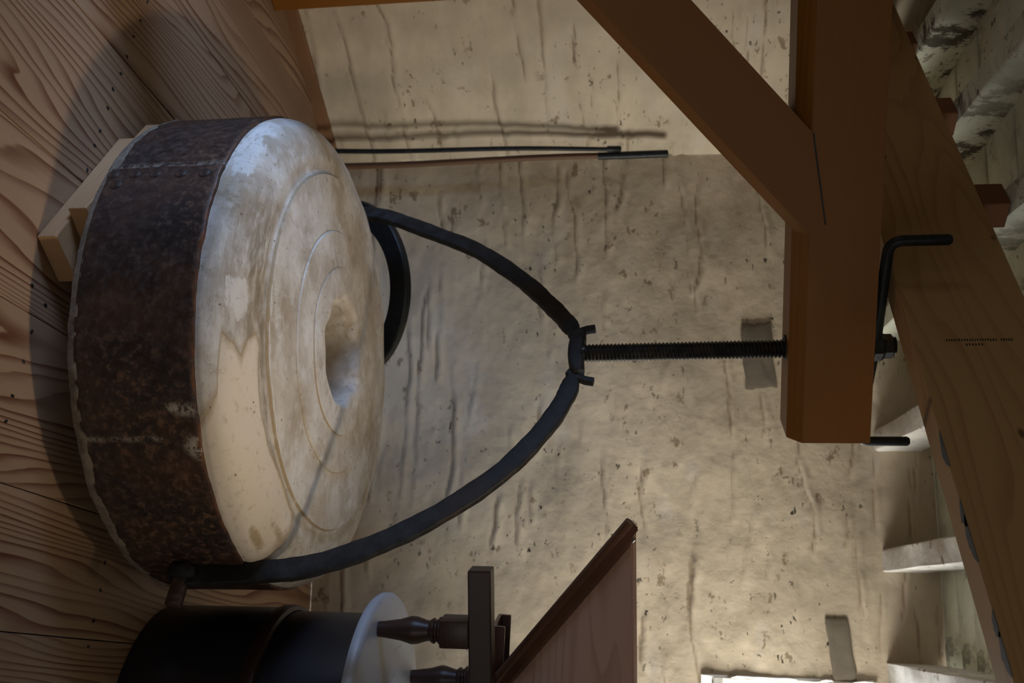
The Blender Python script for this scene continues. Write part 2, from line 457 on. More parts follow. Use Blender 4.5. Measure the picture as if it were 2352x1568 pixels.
mortar_patch([(1.712, 1.869), (1.718, 1.946), (1.93, 1.966), (1.935, 1.887)])

# rest of the room, behind and beside the photographer
LE = COR - DL * 2.3; RE = COR + DR * 3.3
def plain_wall(name, a, b, hole=None):
    bm = bmesh.new(); a = Vector(a); b = Vector(b); L = (b - a).length
    z1 = CEIL
    if hole is None:
        box(bm, 0, L, -0.15, 0, 0, z1)
    else:
        h0, h1, q0, q1 = hole
        for r in ((0, h0, 0, z1), (h1, L, 0, z1), (h0, h1, 0, q0), (h0, h1, q1, z1)):
            if r[1] - r[0] > 1e-3 and r[3] - r[2] > 1e-3: box(bm, r[0], r[1], -0.15, 0, r[2], r[3])
    return prop(mesh_obj(name, bm, M['wash'], None, None, frame(a, b - a)), kind='structure')
plain_wall('wall_window_side', (LE.x, LE.y, 0), (LE.x - 0.02, -1.55, 0), hole=(0.35, 1.15, 0.55, 1.45))
plain_wall('wall_back', (LE.x - 0.02, -1.55, 0), (RE.x + 0.1, -1.55, 0), hole=(LE.x * -1 + 0.9, LE.x * -1 + 1.8, 0.0, 2.05))
plain_wall('wall_near_right', (RE.x + 0.02, -1.55, 0), (RE.x + 0.02, RE.y + 0.05, 0), hole=(3.65, 4.6, 1.08, 2.02))

# ------------------------------------------------------------------ floor with boards
def build_floor():
    bm = bmesh.new(); box(bm, -2.7, 2.9, -1.8, 4.6, -0.12, -0.03)
    fl = prop(mesh_obj('floor', bm, M['dark_wood']), kind='structure')
    a = R(19.3); d = Vector((math.sin(a), math.cos(a), 0)); q = Vector((math.cos(a), -math.sin(a), 0))
    seams = [-3.6, -3.29, -2.97, -2.66, -2.36, -2.05, -1.74, -1.43, -1.055, -0.70, -0.346, -0.065, 0.22, 0.52, 0.84, 1.15, 1.47, 1.78, 2.1, 2.42, 2.75, 3.1]
    # board lengths are clipped to the room outline
    poly = [(COR.x, COR.y), (RE.x, RE.y), (RE.x, -1.5), (LE.x, -1.5), (LE.x, LE.y)]
    def clip(p0, off):
        ts = []
        for i in range(len(poly)):
            (x1, y1), (x2, y2) = poly[i], poly[(i + 1) % len(poly)]
            ex, ey = x2 - x1, y2 - y1; den = d.x * ey - d.y * ex
            if abs(den) < 1e-9: continue
            px, py = q.x * off, q.y * off
            t = ((x1 - px) * ey - (y1 - py) * ex) / den; s = ((x1 - px) * d.y - (y1 - py) * d.x) / den
            if -1e-6 <= s <= 1 + 1e-6: ts.append(t)
        return (min(ts), max(ts)) if len(ts) >= 2 else None
    for s0, s1 in zip(seams, seams[1:]):
        r = [clip(None, s) for s in (s0 + .002, (s0 + s1) / 2, s1 - .002)]
        r = [x for x in r if x]
        if not r: continue
        t0 = min(x[0] for x in r) - 0.03; t1 = max(x[1] for x in r) + 0.03
        if t1 - t0 < 0.2: continue
        w_ = s1 - s0; gap = 0.0012
        b = bmesh.new(); box(b, 0, t1 - t0, -w_ / 2 + gap, w_ / 2 - gap, -0.03, random.uniform(-0.0012, 0.0), 0.0015, 1)
        o = d * t0 + q * ((s0 + s1) / 2)
        child('floorboard', b, M['floor'], fl, matrix=frame(o, d))
    nails = [(-0.891, 2.422), (-0.831, 2.386), (-0.780, 2.351), (-0.720, 2.318), (-0.670, 2.289), (-0.622, 2.252), (-0.571, 2.228), (-0.509, 2.193), (-0.470, 2.170), (-0.407, 2.138), (-0.129, 1.927), (-0.089, 1.973), (-0.032, 1.924), (0.031, 1.896), (0.100, 1.859), (0.150, 1.837), (0.514, 2.194), (0.574, 2.174), (0.638, 2.144), (0.690, 2.121)]
    nb = bmesh.new(); lathe(nb, [(0.0045, -0.004), (0.0048, 0.0003), (0.004, 0.0008)], 8)
    first = None
    for x, y in nails:
        if first is None: first = child('nail', nb, M['nail'], fl, 60); o = first
        else:
            o = first.copy(); C.objects.link(o)
        o.location = (x, y, 0.0)
        o.rotation_euler = (0, 0, random.uniform(0, 3)); o.scale = (0.7, 1.25, 1)
    return fl
build_floor()

def skirting():
    bm = bmesh.new()
    extrude_x(bm, [(-0.03 * sgL, 0), (0.022 * sgL, 0), (0.022 * sgL, 0.040), (0.016 * sgL, 0.046), (-0.03 * sgL, 0.046)], 0.0, 2.27)
    o = prop(mesh_obj('baseboard_left', bm, M['skirt'], None, None, frame(COR - DL * 2.3, DL)), kind='structure')
skirting()

# ------------------------------------------------------------------ ceiling: boards, joists, new pine beam and packers
def build_ceiling():
    bm = bmesh.new(); box(bm, -2.7, 2.9, -1.8, 4.6, CEIL + 0.03, CEIL + 0.1)
    ce = prop(mesh_obj('ceiling', bm, M['wash_ceiling']), kind='structure')
    u = Vector((DR.x, DR.y, 0)); v = Vector((-DR.y, DR.x, 0))
    off = -0.25
    base = COR - u * 1.8 - v * 5.3
    k = 0; t = 0
    while t < 5.6:
        wd = random.uniform(0.17, 0.24)
        b = bmesh.new()
        n = 40; prof = []
        zj = random.uniform(-0.006, 0.006)
        box(b, 0, 5.4, 0.003, wd - 0.003, CEIL + zj, CEIL + 0.04, 0.004, 1)
        child('ceiling_board', b, M['wash_ceiling'], ce, matrix=frame(base + v * t, u))
        t += wd; k += 1
build_ceiling()

JZ = 2.065; JRISE = 0.085
def rough_bar(L, w_, h, amp, seed, n=40):
    """hewn bar along local x, centred on y, bottom at z=0"""
    bm = bmesh.new(); rows = []
    sec = rrect(w_ / 2, h / 2, min(w_, h) * 0.09)
    for i in range(n + 1):
        x = L * i / n
        rows.append([bm.verts.new((x, p[0] + amp * float(fbm(np.array([x * 4 + seed]), np.array([k * 0.55]), 3)[0]) * 2,
                                   p[1] + h / 2 + amp * float(fbm(np.array([x * 4 + seed + 50]), np.array([k * 0.55 + 9]), 3)[0]) * 2)) for k, p in enumerate(sec)])
    m = len(sec)
    for i in range(n):
        for j in range(m): bm.faces.new((rows[i][j], rows[i][(j + 1) % m], rows[i + 1][(j + 1) % m], rows[i + 1][j]))
    bm.faces.new(rows[0][::-1]); bm.faces.new(rows[-1])
    return bm

jd = Vector((-0.262, -0.965, JRISE))
joist_s = [(-0.05, 'dark flaking whitewashed joist in the top right corner, above the outermost packing block'),
           (0.32, 'slender whitewashed joist running diagonally from the middle packing block'),
           (0.70, 'whitewashed joist resting on the packing block nearest the crank handle'),
           (1.10, 'whitewashed joist end in the wall behind the far crank handle'),
           (1.52, 'bright white joist end in the wall, second from the window'),
           (1.90, 'bright white joist end in the wall, nearest the window at the frame edge')]
JO = []
for i, (s, lab) in enumerate(joist_s):
    o = COR + DR * s - Vector((jd.x, jd.y, 0)) * 0.06; o.z = JZ - 0.003
    bm = rough_bar(3.6, 0.075, 0.155, 0.006, i * 3.3)
    j = mesh_obj('ceiling_joist', bm, M['wash_joist'] if i >= 3 else M['wash_ceiling'], None, 40, frame(o, jd))
    prop(j, lab, 'joist', 'old whitewashed ceiling joists'); JO.append((o, jd))

th = math.atan(2024 / 2287.0)
BD = Vector((-math.sin(th), math.cos(th), 0)); BP = Vector((0.015, 2.21, 0)); BN = Vector((BD.y, -BD.x, 0))   # BN points away from the camera
if BN.y < 0: BN = -BN
def build_beam():
    z0, z1, t = 1.838, 2.098, 0.078
    M4 = frame(BP - BD * 2.1, BD); sg = 1 if (M4.to_3x3() @ Vector((0, 1, 0))).dot(BN) > 0 else -1
    bm = bmesh.new(); ya, yb = sorted((0.0, sg * t))
    box(bm, 0, 3.85, ya, yb, z0, z1, 0.003)
    root = empty('ceiling_beam', (BP.x, BP.y, z0))
    prop(root, 'pale new pine beam with knots running diagonally under the old ceiling', 'beam')
    child('timber', bm, M['pine'], root, matrix=M4)
    # grade stamp printed on the face: two rows of small strokes
    st = bmesh.new(); f = -sg * 0.0006
    xs = 2.1 - 0.135
    for row, zz, n0, step, hgt in ((0, 1.960, 26, 0.0052, 0.0085), (1, 1.908, 6, 0.0062, 0.0075)):
        for k in range(n0):
            if random.random() < 0.12 and k > 12: continue
            # the stamp runs up the face, strokes side by side
            zc = 1.905 + k * step if row == 0 else 1.942 + k * step
            xc = 2.1 + 0.012 if row == 0 else 2.1 - 0.002
            y0, y1 = sorted((f, f + sg * 0.0004))
            box(st, xc - hgt / 2 * random.uniform(.6, 1), xc + hgt / 2 * random.uniform(.6, 1), y0, y1, zc, zc + step * 0.45)
    child('grade_stamp', st, M['black_paint'], root, matrix=M4)
    # dark blue-grey paint dabs along the lower front arris
    for xa, ln in ((1.76, .09), (1.62, .06), (1.545, .10), (1.40, .05), (1.33, .08)):
        pb = bmesh.new(); n = 9; top = []; bot = []
        for k in range(n + 1):
            x = xa + ln * k / n; e = math.sin(math.pi * k / n)
            top.append((x, ya - 0.0005 if sg > 0 else yb + 0.0005, z0 - 0.0006)); bot.append((x, (ya if sg > 0 else yb) + sg * (0.004 + 0.02 * e * random.uniform(.7, 1.1)), z0 - 0.0006))
        va = [pb.verts.new(p) for p in top]; vb = [pb.verts.new(p) for p in bot]
        vc = [pb.verts.new((p[0], p[1], z0 + 0.0005)) for p in top]; vd = [pb.verts.new((p[0], p[1], z0 + 0.0005)) for p in bot]
        for k in range(n):
            pb.faces.new((va[k], va[k + 1], vb[k + 1], vb[k])); pb.faces.new((vc[k], vd[k], vd[k + 1], vc[k + 1]))
            pb.faces.new((va[k], vc[k], vc[k + 1], va[k + 1])); pb.faces.new((vb[k], vb[k + 1], vd[k + 1], vd[k]))
        child('paint_dab', pb, M['dab'], root, matrix=M4)
    labs = ['brown packing block on the pine beam in the top right corner of the picture', 'brown packing block on the pine beam between the two others',
            'brown packing block on the pine beam nearest the crank handle']
    n = 0
    for i in (0, 1, 2):
        o, d = JO[i]
        # where the joist crosses the beam's centre line
        A = BP + BN * t / 2; den = BD.x * d.y - BD.y * d.x
        s = ((o.x - A.x) * d.y - (o.y - A.y) * d.x) / den
        p = A + BD * s
        if not (-1.9 < s < 1.9) or n > 2: continue
        b = bmesh.new(); tt = ((p.x - o.x) * d.x + (p.y - o.y) * d.y) / (d.x ** 2 + d.y ** 2); hh = o.z + tt * d.z - z1 - 0.004
        box(b, -0.045, 0.045, -0.037, 0.037, 0, hh + 0.004, 0.003)
        pk = mesh_obj('packing_block', b, M['packer'], None, None, frame((p.x, p.y, z1), BD))
        prop(pk, labs[n], 'block', 'packing blocks on the beam'); n += 1
t_ = NT('paint_dab'); M['dab'] = t_.out((0.05, 0.06, 0.07), 0.7)
build_beam()

# ------------------------------------------------------------------ post by the left wall
def wall_post():
    M4 = frame(Vector((-1.195, 3.40, 0)) + NL * 0.035, -DL)
    bm = bmesh.new(); box(bm, 0, 0.14, -0.0, 0.10, 0, CEIL - 0.005, 0.004)
    if (M4.to_3x3() @ Vector((0, 1, 0))).dot(NL) < 0:
        bm.free(); bm = bmesh.new(); box(bm, 0, 0.14, -0.10, 0, 0, CEIL - 0.005, 0.004)
    # grain runs up the post: build along local x
    p = bmesh.new(); h = CEIL - 0.005
    box(p, 0, h, -0.05, 0.05, -0.07, 0.07, 0.004)
    bm.free()
    c = Vector((-1.195, 3.40, 0)) + NL * 0.055 - DL * 0.115
    o = mesh_obj('wall_post', p, M['oak'], None, None, frame((c.x, c.y, 0), (0, 0, 1), DL))
    prop(o, 'square wooden post standing against the left limewashed wall', 'post')
wall_post()

# ------------------------------------------------------------------ the stone crane: jib, brace, post
JE = Vector((0.961, 0.277, 0)).normalized(); JN = Vector((0.277, -0.961, 0)).normalized()   # JN faces the camera
JP = Vector((0.048, 2.414, 0))
def build_crane():
    root = empty('stone_crane', (JP.x - JE.x * 1.2, JP.y - JE.y * 1.2, 0))
    prop(root, 'oiled timber stone crane: level jib with a diagonal brace', 'crane')
    M4 = frame(JP, JE)                       # local x along the jib, local y away from the camera
    M4.translation = JP
    D = 0.175
    prof = [(0, 1.642), (0.038, 1.610), (D - 0.012, 1.610), (D, 1.622), (D, 1.800), (0, 1.800)]
    bm = bmesh.new(); extrude_x(bm, prof, -1.28, 0.213, 0.002)
    child('jib', bm, M['oak'], root, matrix=M4)
    # brace, same face as the jib, a hair proud, let into its lower edge
    ang = math.atan2(1.653 - 1.165, 0.541)
    ux, uz = math.cos(ang), math.sin(ang)
    x_end, z_end = -0.285, 1.653             # lower front arris where it reaches the jib
    Lb = 1.15
    MB = Matrix(((JE.x * ux, -JN.x, -JE.x * uz, JP.x + JE.x * (x_end - ux * Lb) - (-JN.x) * 0.0025),
                 (JE.y * ux, -JN.y, -JE.y * uz, JP.y + JE.y * (x_end - ux * Lb) - (-JN.y) * 0.0025),
                 (uz, 0, ux, z_end - uz * Lb), (0, 0, 0, 1)))
    # face outline (along jib, height); the toe is let into the jib's face, the lower arris is chamfered
    s0 = -1.25; k_ = math.tan(ang)
    F = [(s0, 1.653 + (s0 + 0.285) * k_), (-0.285, 1.653), (-0.317, 1.676), (-0.523, 1.643), (s0, 1.643 + (s0 + 0.523) * k_)]
    G = [(s0, F[0][1] - 0.034), (-0.300, 1.612), (-0.317, 1.676), (-0.523, 1.643), F[4]]
    bb = bmesh.new(); rows = []
    for y, P_ in ((-0.0025, F), (0.032, G), (0.15, G)): rows.append([bb.verts.new((p[0], y, p[1])) for p in P_])
    for a_, b_ in zip(rows, rows[1:]):
        for j in range(5): bb.faces.new((a_[j], a_[(j + 1) % 5], b_[(j + 1) % 5], b_[j]))
    bb.faces.new(rows[0]); bb.faces.new(rows[-1][::-1])
    MBR = M4.copy()
    # grain along the brace: rotate the local frame about y
    RT = Matrix.Rotation(-ang, 4, 'Y'); bb.transform(RT.inverted()); MB = M4 @ RT
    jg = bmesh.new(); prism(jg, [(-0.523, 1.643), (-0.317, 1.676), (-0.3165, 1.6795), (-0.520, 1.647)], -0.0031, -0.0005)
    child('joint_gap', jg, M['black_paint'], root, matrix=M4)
    child('brace', bb, M['oak'], root, matrix=MB)
    p = bmesh.new(); box(p, 0, 2.05, -0.1, 0.1, -0.1, 0.1, 0.004)
    c = JP + JE * (-1.30) - JN * 0.09
    child('post', p, M['oak'], root, matrix=frame((c.x, c.y, 0), (0, 0, 1), JN))
    return root
build_crane()

# ------------------------------------------------------------------ lifting screw with crank
SB = Vector((0.032, 2.51, 1.085)); ST = Vector((0.021, 2.51, 1.868))
def build_screw():
    root = empty('lifting_screw', SB)
    prop(root, 'long threaded steel lifting screw hanging from the crane jib with a double crank', 'screw')
    ax = (ST - SB).normalized(); L = (ST - SB).length
    M4 = frame(SB, ax, (0, -1, 0))
    bm = bmesh.new(); r0, r1 = 0.0195, 0.0235; pitch = 0.0092; seg = 24
    # plain shank then a helical thread
    x0 = 0.035
    rows = []; steps = []
    turns = (L - x0) / pitch
    nst = int(turns * 4)
    n0 = 3
    for i in range(n0): steps.append((x0 * i / n0, None))
    for i in range(nst + 1): steps.append((x0 + (L - x0) * i / nst, i))
    for x, i in steps:
        row = []
        for k in range(seg):
            a = 2 * math.pi * k / seg
            if i is None: r = 0.0215
            else:
                ph = (x / pitch - a / (2 * math.pi)) % 1.0
                tri = abs(ph - 0.5) * 2
                r = r0 + (r1 - r0) * min(1, max(0, tri * 1.4 - 0.2))
            row.append(bm.verts.new((x, r * math.cos(a), r * math.sin(a))))
        rows.append(row)
    for i in range(len(rows) - 1):
        for k in range(seg): bm.faces.new((rows[i][k], rows[i][(k + 1) % seg], rows[i + 1][(k + 1) % seg], rows[i + 1][k]))
    bm.faces.new(rows[0][::-1]); bm.faces.new(rows[-1])
    child('threaded_rod', bm, M['steel'], root, 40, M4)
    # hub nut on the jib
    hb = bmesh.new(); lathe(hb, [(0.046, 1.801), (0.046, 1.812), (0.036, 1.816), (0.036, 1.834), (0.030, 1.842), (0.030, 1.858), (0.022, 1.864)], 6, True, (ST.x, ST.y, 0))
    child('hub_nut', hb, M['black_paint'], root)
    ring = bmesh.new(); lathe(ring, [(0.032, 1.634), (0.032, 1.606), (0.0245, 1.606), (0.0245, 1.634)], 24, False, (0.0215, 2.51, 0))
    child('sleeve', ring, M['black_paint'], root, 40)
    for ex, ey, hh in ((-0.228, 2.305, 0.118), (0.283, 2.715, 0.116)):
        c = Vector((ST.x, ST.y, 1.8175)); e = Vector((ex, ey, 1.8145)); d = (e - c).normalized()
        pts = [c + d * 0.02, c + d * 0.12, e - d * 0.045]
        for k in range(1, 7):
            a = R(15 * k); pts.append(e - d * 0.045 + d * 0.028 * math.sin(a) * 1.0 + Vector((0, 0, 0.028 * (1 - math.cos(a)))))
        q = pts[-1]
        pts += [q + Vector((0, 0, hh * 0.5)), q + Vector((0, 0, hh - 0.02)), q + Vector((0, 0, hh - 0.014))]
        b = bmesh.new(); N = len(pts)
        def sec(i): 
            r = 0.0125 if i < N - 1 else 0.0085
            if i == 0: r = 0.0165
            if i == 1: r = 0.0145
            return circ(r, 14)
        sweep(b, pts, sec, d.cross(Vector((0, 0, 1))))
        child('crank_arm', b, M['black_paint'], root, 50)
    # swivel bar at the foot of the screw that the two lifting arms hook through
    sw = bmesh.new()
    dv = Vector((math.cos(R(-43)), math.sin(R(-43)), 0)); n = 15; pts = []
    for k in range(n):
        u = -1 + 2 * k / (n - 1)
        pts.append(SB + dv * (0.068 * u) + Vector((0, 0, 0.012 + 0.012 * u * u * 0.8)))
    sweep(sw, pts, lambda i: rrect(0.020 - 0.006 * abs(-1 + 2 * i / (n - 1)) ** 4, 0.023 - 0.007 * abs(-1 + 2 * i / (n - 1)) ** 4, 0.009), Vector((0, 0, 1)))
    child('swivel_bar', sw, M['iron'], root, 50)
build_screw()

# ------------------------------------------------------------------ the two forged lifting arms
def lifting_arm(phi, ctrl, label, pin_r, pin_z):
    d = Vector((math.cos(R(phi)), math.sin(R(phi)), 0)); n = Vector((-d.y, d.x, 0))
    base = Vector((0.030, 2.51, 0))
    P = lambda r, z: base + d * r + Vector((0, 0, z))
    root = empty('stone_lifter', P(pin_r, pin_z)); prop(root, label, 'lifter', 'forged stone lifters of the crane')
    pts2 = spline(ctrl, 72); pts = [P(a, b) for a, b in pts2]; N = len(pts)
    bm = bmesh.new()
    def sec(i):
        u = i / (N - 1)
        wdt = 0.0265 - 0.004 * u + 0.0009 * math.sin(i * 0.9) + 0.0006 * math.sin(i * 2.3 + 1)
        th_ = 0.0105 - 0.001 * u
        if u > 0.955: k = (u - 0.955) / 0.045; wdt *= 1 - 0.45 * k
        if u < 0.03: wdt *= 0.9
        return rrect(th_, wdt, 0.0035)
    sweep(bm, pts, sec, n)
    child('strap', bm, M['iron'], root, 45)
    # upturned hook end through the swivel bar
    hk = bmesh.new(); e = P(*ctrl[-1]); 
    hp = [e - d * 0.012 + Vector((0, 0, -0.014)), e + d * 0.004 + Vector((0, 0, 0.012)), e + d * 0.013 + Vector((0, 0, 0.032)), e + d * 0.017 + Vector((0, 0, 0.052))]
    sweep(hk, [P2 for P2 in hp], lambda i: rrect(0.0095, 0.0085, 0.003), n)
    child('hook', hk, M['iron'], root, 45)
    # eye boss and pin in the side of the stone
    bs = bmesh.new(); lathe(bs, [(0.020, -0.016), (0.033, -0.012), (0.035, 0.0), (0.033, 0.012), (0.02, 0.016)], 20)
    child('eye_boss', bs, M['iron'], root, 45, frame(P(pin_r - 0.001, pin_z), (0, 0, 1), d) @ Matrix.Identity(4))
    pn = bmesh.new(); lathe(pn, [(0.0, -0.035), (0.019, -0.035), (0.019, 0.072), (0.015, 0.076), (0.0, 0.076)], 18, False)
    child('pin', pn, M['rusty'], root, 50, frame(P(pin_r, pin_z), n, d))
    return root

def mat_rust():
    t = NT('rusted_iron'); v = t.coord()
    a = t.noise(v, 7, 6, 0.65); b = t.noise(v, 55, 5, 0.7); c = t.noise(v, 2.6, 4, 0.6)
    col = t.mix(t.ramp(a, [(0.42, 0.0), (0.7, 1.0)]), (0.022, 0.012, 0.009), (0.075, 0.032, 0.014))
    gl = t.mix(t.ramp(b, [(0.52, 0.0), (0.66, 1.0)]), (0.0, 0.0, 0.0), (1, 1, 1))
    col = t.mix(t.math('MULTIPLY', gl, t.ramp(c, [(0.40, 0.12), (0.60, 0.95)])), col, (0.19, 0.088, 0.036))
    # sheen of the iron put into the colour as grey speckle, all round
    x = t.sep(v)[0]
    col = t.mix(t.math('MULTIPLY', t.ramp(x, [(0.30, 1.0), (0.48, 0.0)]) if False else t.ramp(b, [(0.4, 0.1), (0.7, 0.5)]), 0.55), col, (0.13, 0.115, 0.11))
    z = t.sep(v)[2]
    # bright rust and lime flakes along the upper edge (edge coordinate: height of the band)
    e = t.attr('edge')
    en = t.math('ADD', e, t.math('MULTIPLY', t.math('SUBTRACT', t.noise(v, 26, 6, 0.75), 0.5), 0.085))
    col = t.mix(t.math('MULTIPLY', t.ramp(en, [(0.972, 0.0), (0.99, 0.85)]), t.ramp(t.noise(t.coord(loc=(5, 1, 2)), 14, 4, 0.7), [(0.44, 0.0), (0.60, 1.0)])), col, (0.14, 0.050, 0.016))
    fl = t.math('ADD', e, t.math('MULTIPLY', t.math('SUBTRACT', t.noise(t.coord(loc=(3, 3, 3)), 22, 7, 0.85), 0.5), 0.22))
    col = t.mix(t.ramp(fl, [(1.000, 0.0), (1.010, 1.0)]), col, (0.42, 0.36, 0.29))
    # lime smears
    sm = t.attr('smear')
    sn = t.math('MULTIPLY', sm, t.ramp(t.noise(v, 48, 6, 0.8), [(0.46, 0.0), (0.54, 1.0)]))
    col = t.mix(sn, col, (0.46, 0.41, 0.34))
    return t.out(col, t.ramp(b, [(0.3, 0.34), (0.7, 0.7)]), 0.25, t.bump(t.math('ADD', t.math('MULTIPLY', a, 0.4), t.math('MULTIPLY', b, 0.6)), 0.45, 0.004), spec=0.4)
M['rusty'] = mat_rust()

lifting_arm(-39, [(0.630, 0.215), (0.626, 0.30), (0.619, 0.382), (0.603, 0.518), (0.551, 0.657), (0.470, 0.797), (0.354, 0.937), (0.231, 1.031), (0.135, 1.078), (0.075, 1.092)],
            'curved black iron lifting arm in front of the millstone, nearest the camera', 0.628, 0.235)
lifting_arm(180 - 49, [(0.640, 0.215), (0.662, 0.32), (0.660, 0.41), (0.632, 0.492), (0.541, 0.645), (0.446, 0.790), (0.305, 0.931), (0.200, 1.012), (0.122, 1.065), (0.075, 1.090)],
            'curved black iron lifting arm rising from behind the millstone', 0.640, 0.235)

# ------------------------------------------------------------------ the millstone
SC = Vector((0.025, 2.50, 0.0)); SZ0 = 0.093
def mat_plaster():
    t = NT('limed_millstone'); v = t.coord()
    a = t.noise(v, 5.5, 6, 0.62); b = t.noise(v, 16, 6, 0.65); c = t.noise(v, 2.2, 4, 0.55)
    rad = t.attr('rad'); patch = t.attr('patch'); dirt = t.attr('dirt'); splash = t.attr('splash'); stain = t.attr('stain')
    col = t.mix(t.ramp(a, [(0.35, 0.0), (0.60, 1.0)]), (0.43, 0.36, 0.275), (0.69, 0.65, 0.59))
    col = t.mix(t.ramp(b, [(0.50, 0.0), (0.68, 0.8)]), col, (0.78, 0.765, 0.74))
    # ochre wash in the lower ring steps
    col = t.mix(t.ramp(c, [(0.52, 0.0), (0.72, 0.55)]), col, (0.46, 0.345, 0.205))
    # streaks scraped round the stone, for the dirty area (uses angle/height coordinates)
    an = t.n('ShaderNodeAttribute'); an.attribute_name = 'polar'
    pm = t.n('ShaderNodeMapping'); t.t.links.new(an.outputs['Vector'], pm.inputs[0]); pm.inputs['Scale'].default_value = (9, 46, 1)
    st = t.noise(pm.outputs[0], 1.0, 6, 0.7)
    d = t.math('MULTIPLY', dirt, t.ramp(st, [(0.40, 0.10), (0.57, 1.0)]))
    col = t.mix(t.math('MULTIPLY', d, 0.85), col, (0.215, 0.165, 0.105))
    sp = t.math('ADD', splash, t.math('MULTIPLY', t.math('SUBTRACT', st, 0.5), 1.5))
    sp = t.math('ADD', sp, t.math('MULTIPLY', t.math('SUBTRACT', t.noise(v, 24, 6, 0.7), 0.5), 1.2))
    col = t.mix(t.ramp(sp, [(0.50, 0.0), (0.62, 0.85)]), col, (0.74, 0.71, 0.66))
    # smooth cream repair with a brown tide line
    pn = t.math('ADD', patch, t.math('MULTIPLY', t.math('SUBTRACT', t.noise(v, 15, 6, 0.65), 0.5), 0.10))
    smooth = t.mix(t.noise(v, 3.5, 3), (0.70, 0.60, 0.475), (0.79, 0.71, 0.60))
    inside = t.ramp(pn, [(0.495, 0.0), (0.505, 1.0)])
    tide = t.ramp(t.math('ABSOLUTE', t.math('SUBTRACT', pn, 0.505)), [(0.0, 1.0), (0.012, 0.6), (0.05, 0.0)])
    col = t.mix(inside, col, smooth)
    col = t.mix(t.math('MULTIPLY', tide, 0.75), col, (0.30, 0.205, 0.10))
    sg_ = t.math('ADD', stain, t.math('MULTIPLY', t.math('SUBTRACT', t.noise(v, 16, 6, 0.7), 0.5), 2.0))
    col = t.mix(t.ramp(sg_, [(0.40, 0.0), (0.85, 0.75)]), col, (0.36, 0.245, 0.115))
    # specks
    vo = t.n('ShaderNodeTexVoronoi'); t.set(vo, 'Vector', v); t.set(vo, 'Scale', 26.0)
    col = t.mix(t.ramp(vo.outputs['Distance'], [(0.045, 0.85), (0.085, 0.0)]), col, (0.16, 0.10, 0.06))
    fine = t.noise(t.coord(scale=(1, 1, 1)), 48, 6, 0.75)
    col = t.mix(t.ramp(fine, [(0.55, 0.0), (0.70, 0.5)]), col, (0.33, 0.26, 0.18))
    # rust bleeding from the band
    low = t.math('ADD', t.attr('low'), t.math('MULTIPLY', t.math('SUBTRACT', t.noise(v, 30, 5, 0.7), 0.5), 0.55))
    col = t.mix(t.ramp(low, [(0.80, 0.0), (1.05, 0.75)]), col, (0.26, 0.12, 0.045))
    h = t.math('ADD', t.math('MULTIPLY', a, 0.35), t.math('MULTIPLY', b, 0.4))
    h = t.math('ADD', h, t.math('MULTIPLY', t.math('MULTIPLY', st, dirt), 0.4))
    h = t.math('SUBTRACT', h, t.math('MULTIPLY', t.ramp(fine, [(0.55, 0.0), (0.72, 1.0)]), 0.35))
    hb = t.math('MULTIPLY', h, t.math('SUBTRACT', 1.0, t.math('MULTIPLY', inside, 0.8)))
    return t.out(col, t.math('MULTIPLY_ADD', a, 0.3, 0.45), 0.0, t.bump(hb, 0.5, 0.008), spec=0.3)
M['plaster'] = mat_plaster()
def mat_rough_stone():
    t = NT('rough_burr_stone'); a = t.noise(t.coord(), 30, 7, 0.7)
    return t.out(t.mix(t.ramp(a, [(0.3, 0.0), (0.7, 1.0)]), (0.08, 0.06, 0.042), (0.25, 0.20, 0.15)), 0.9, 0, t.bump(a, 0.7, 0.006))
M['burr'] = mat_rough_stone()

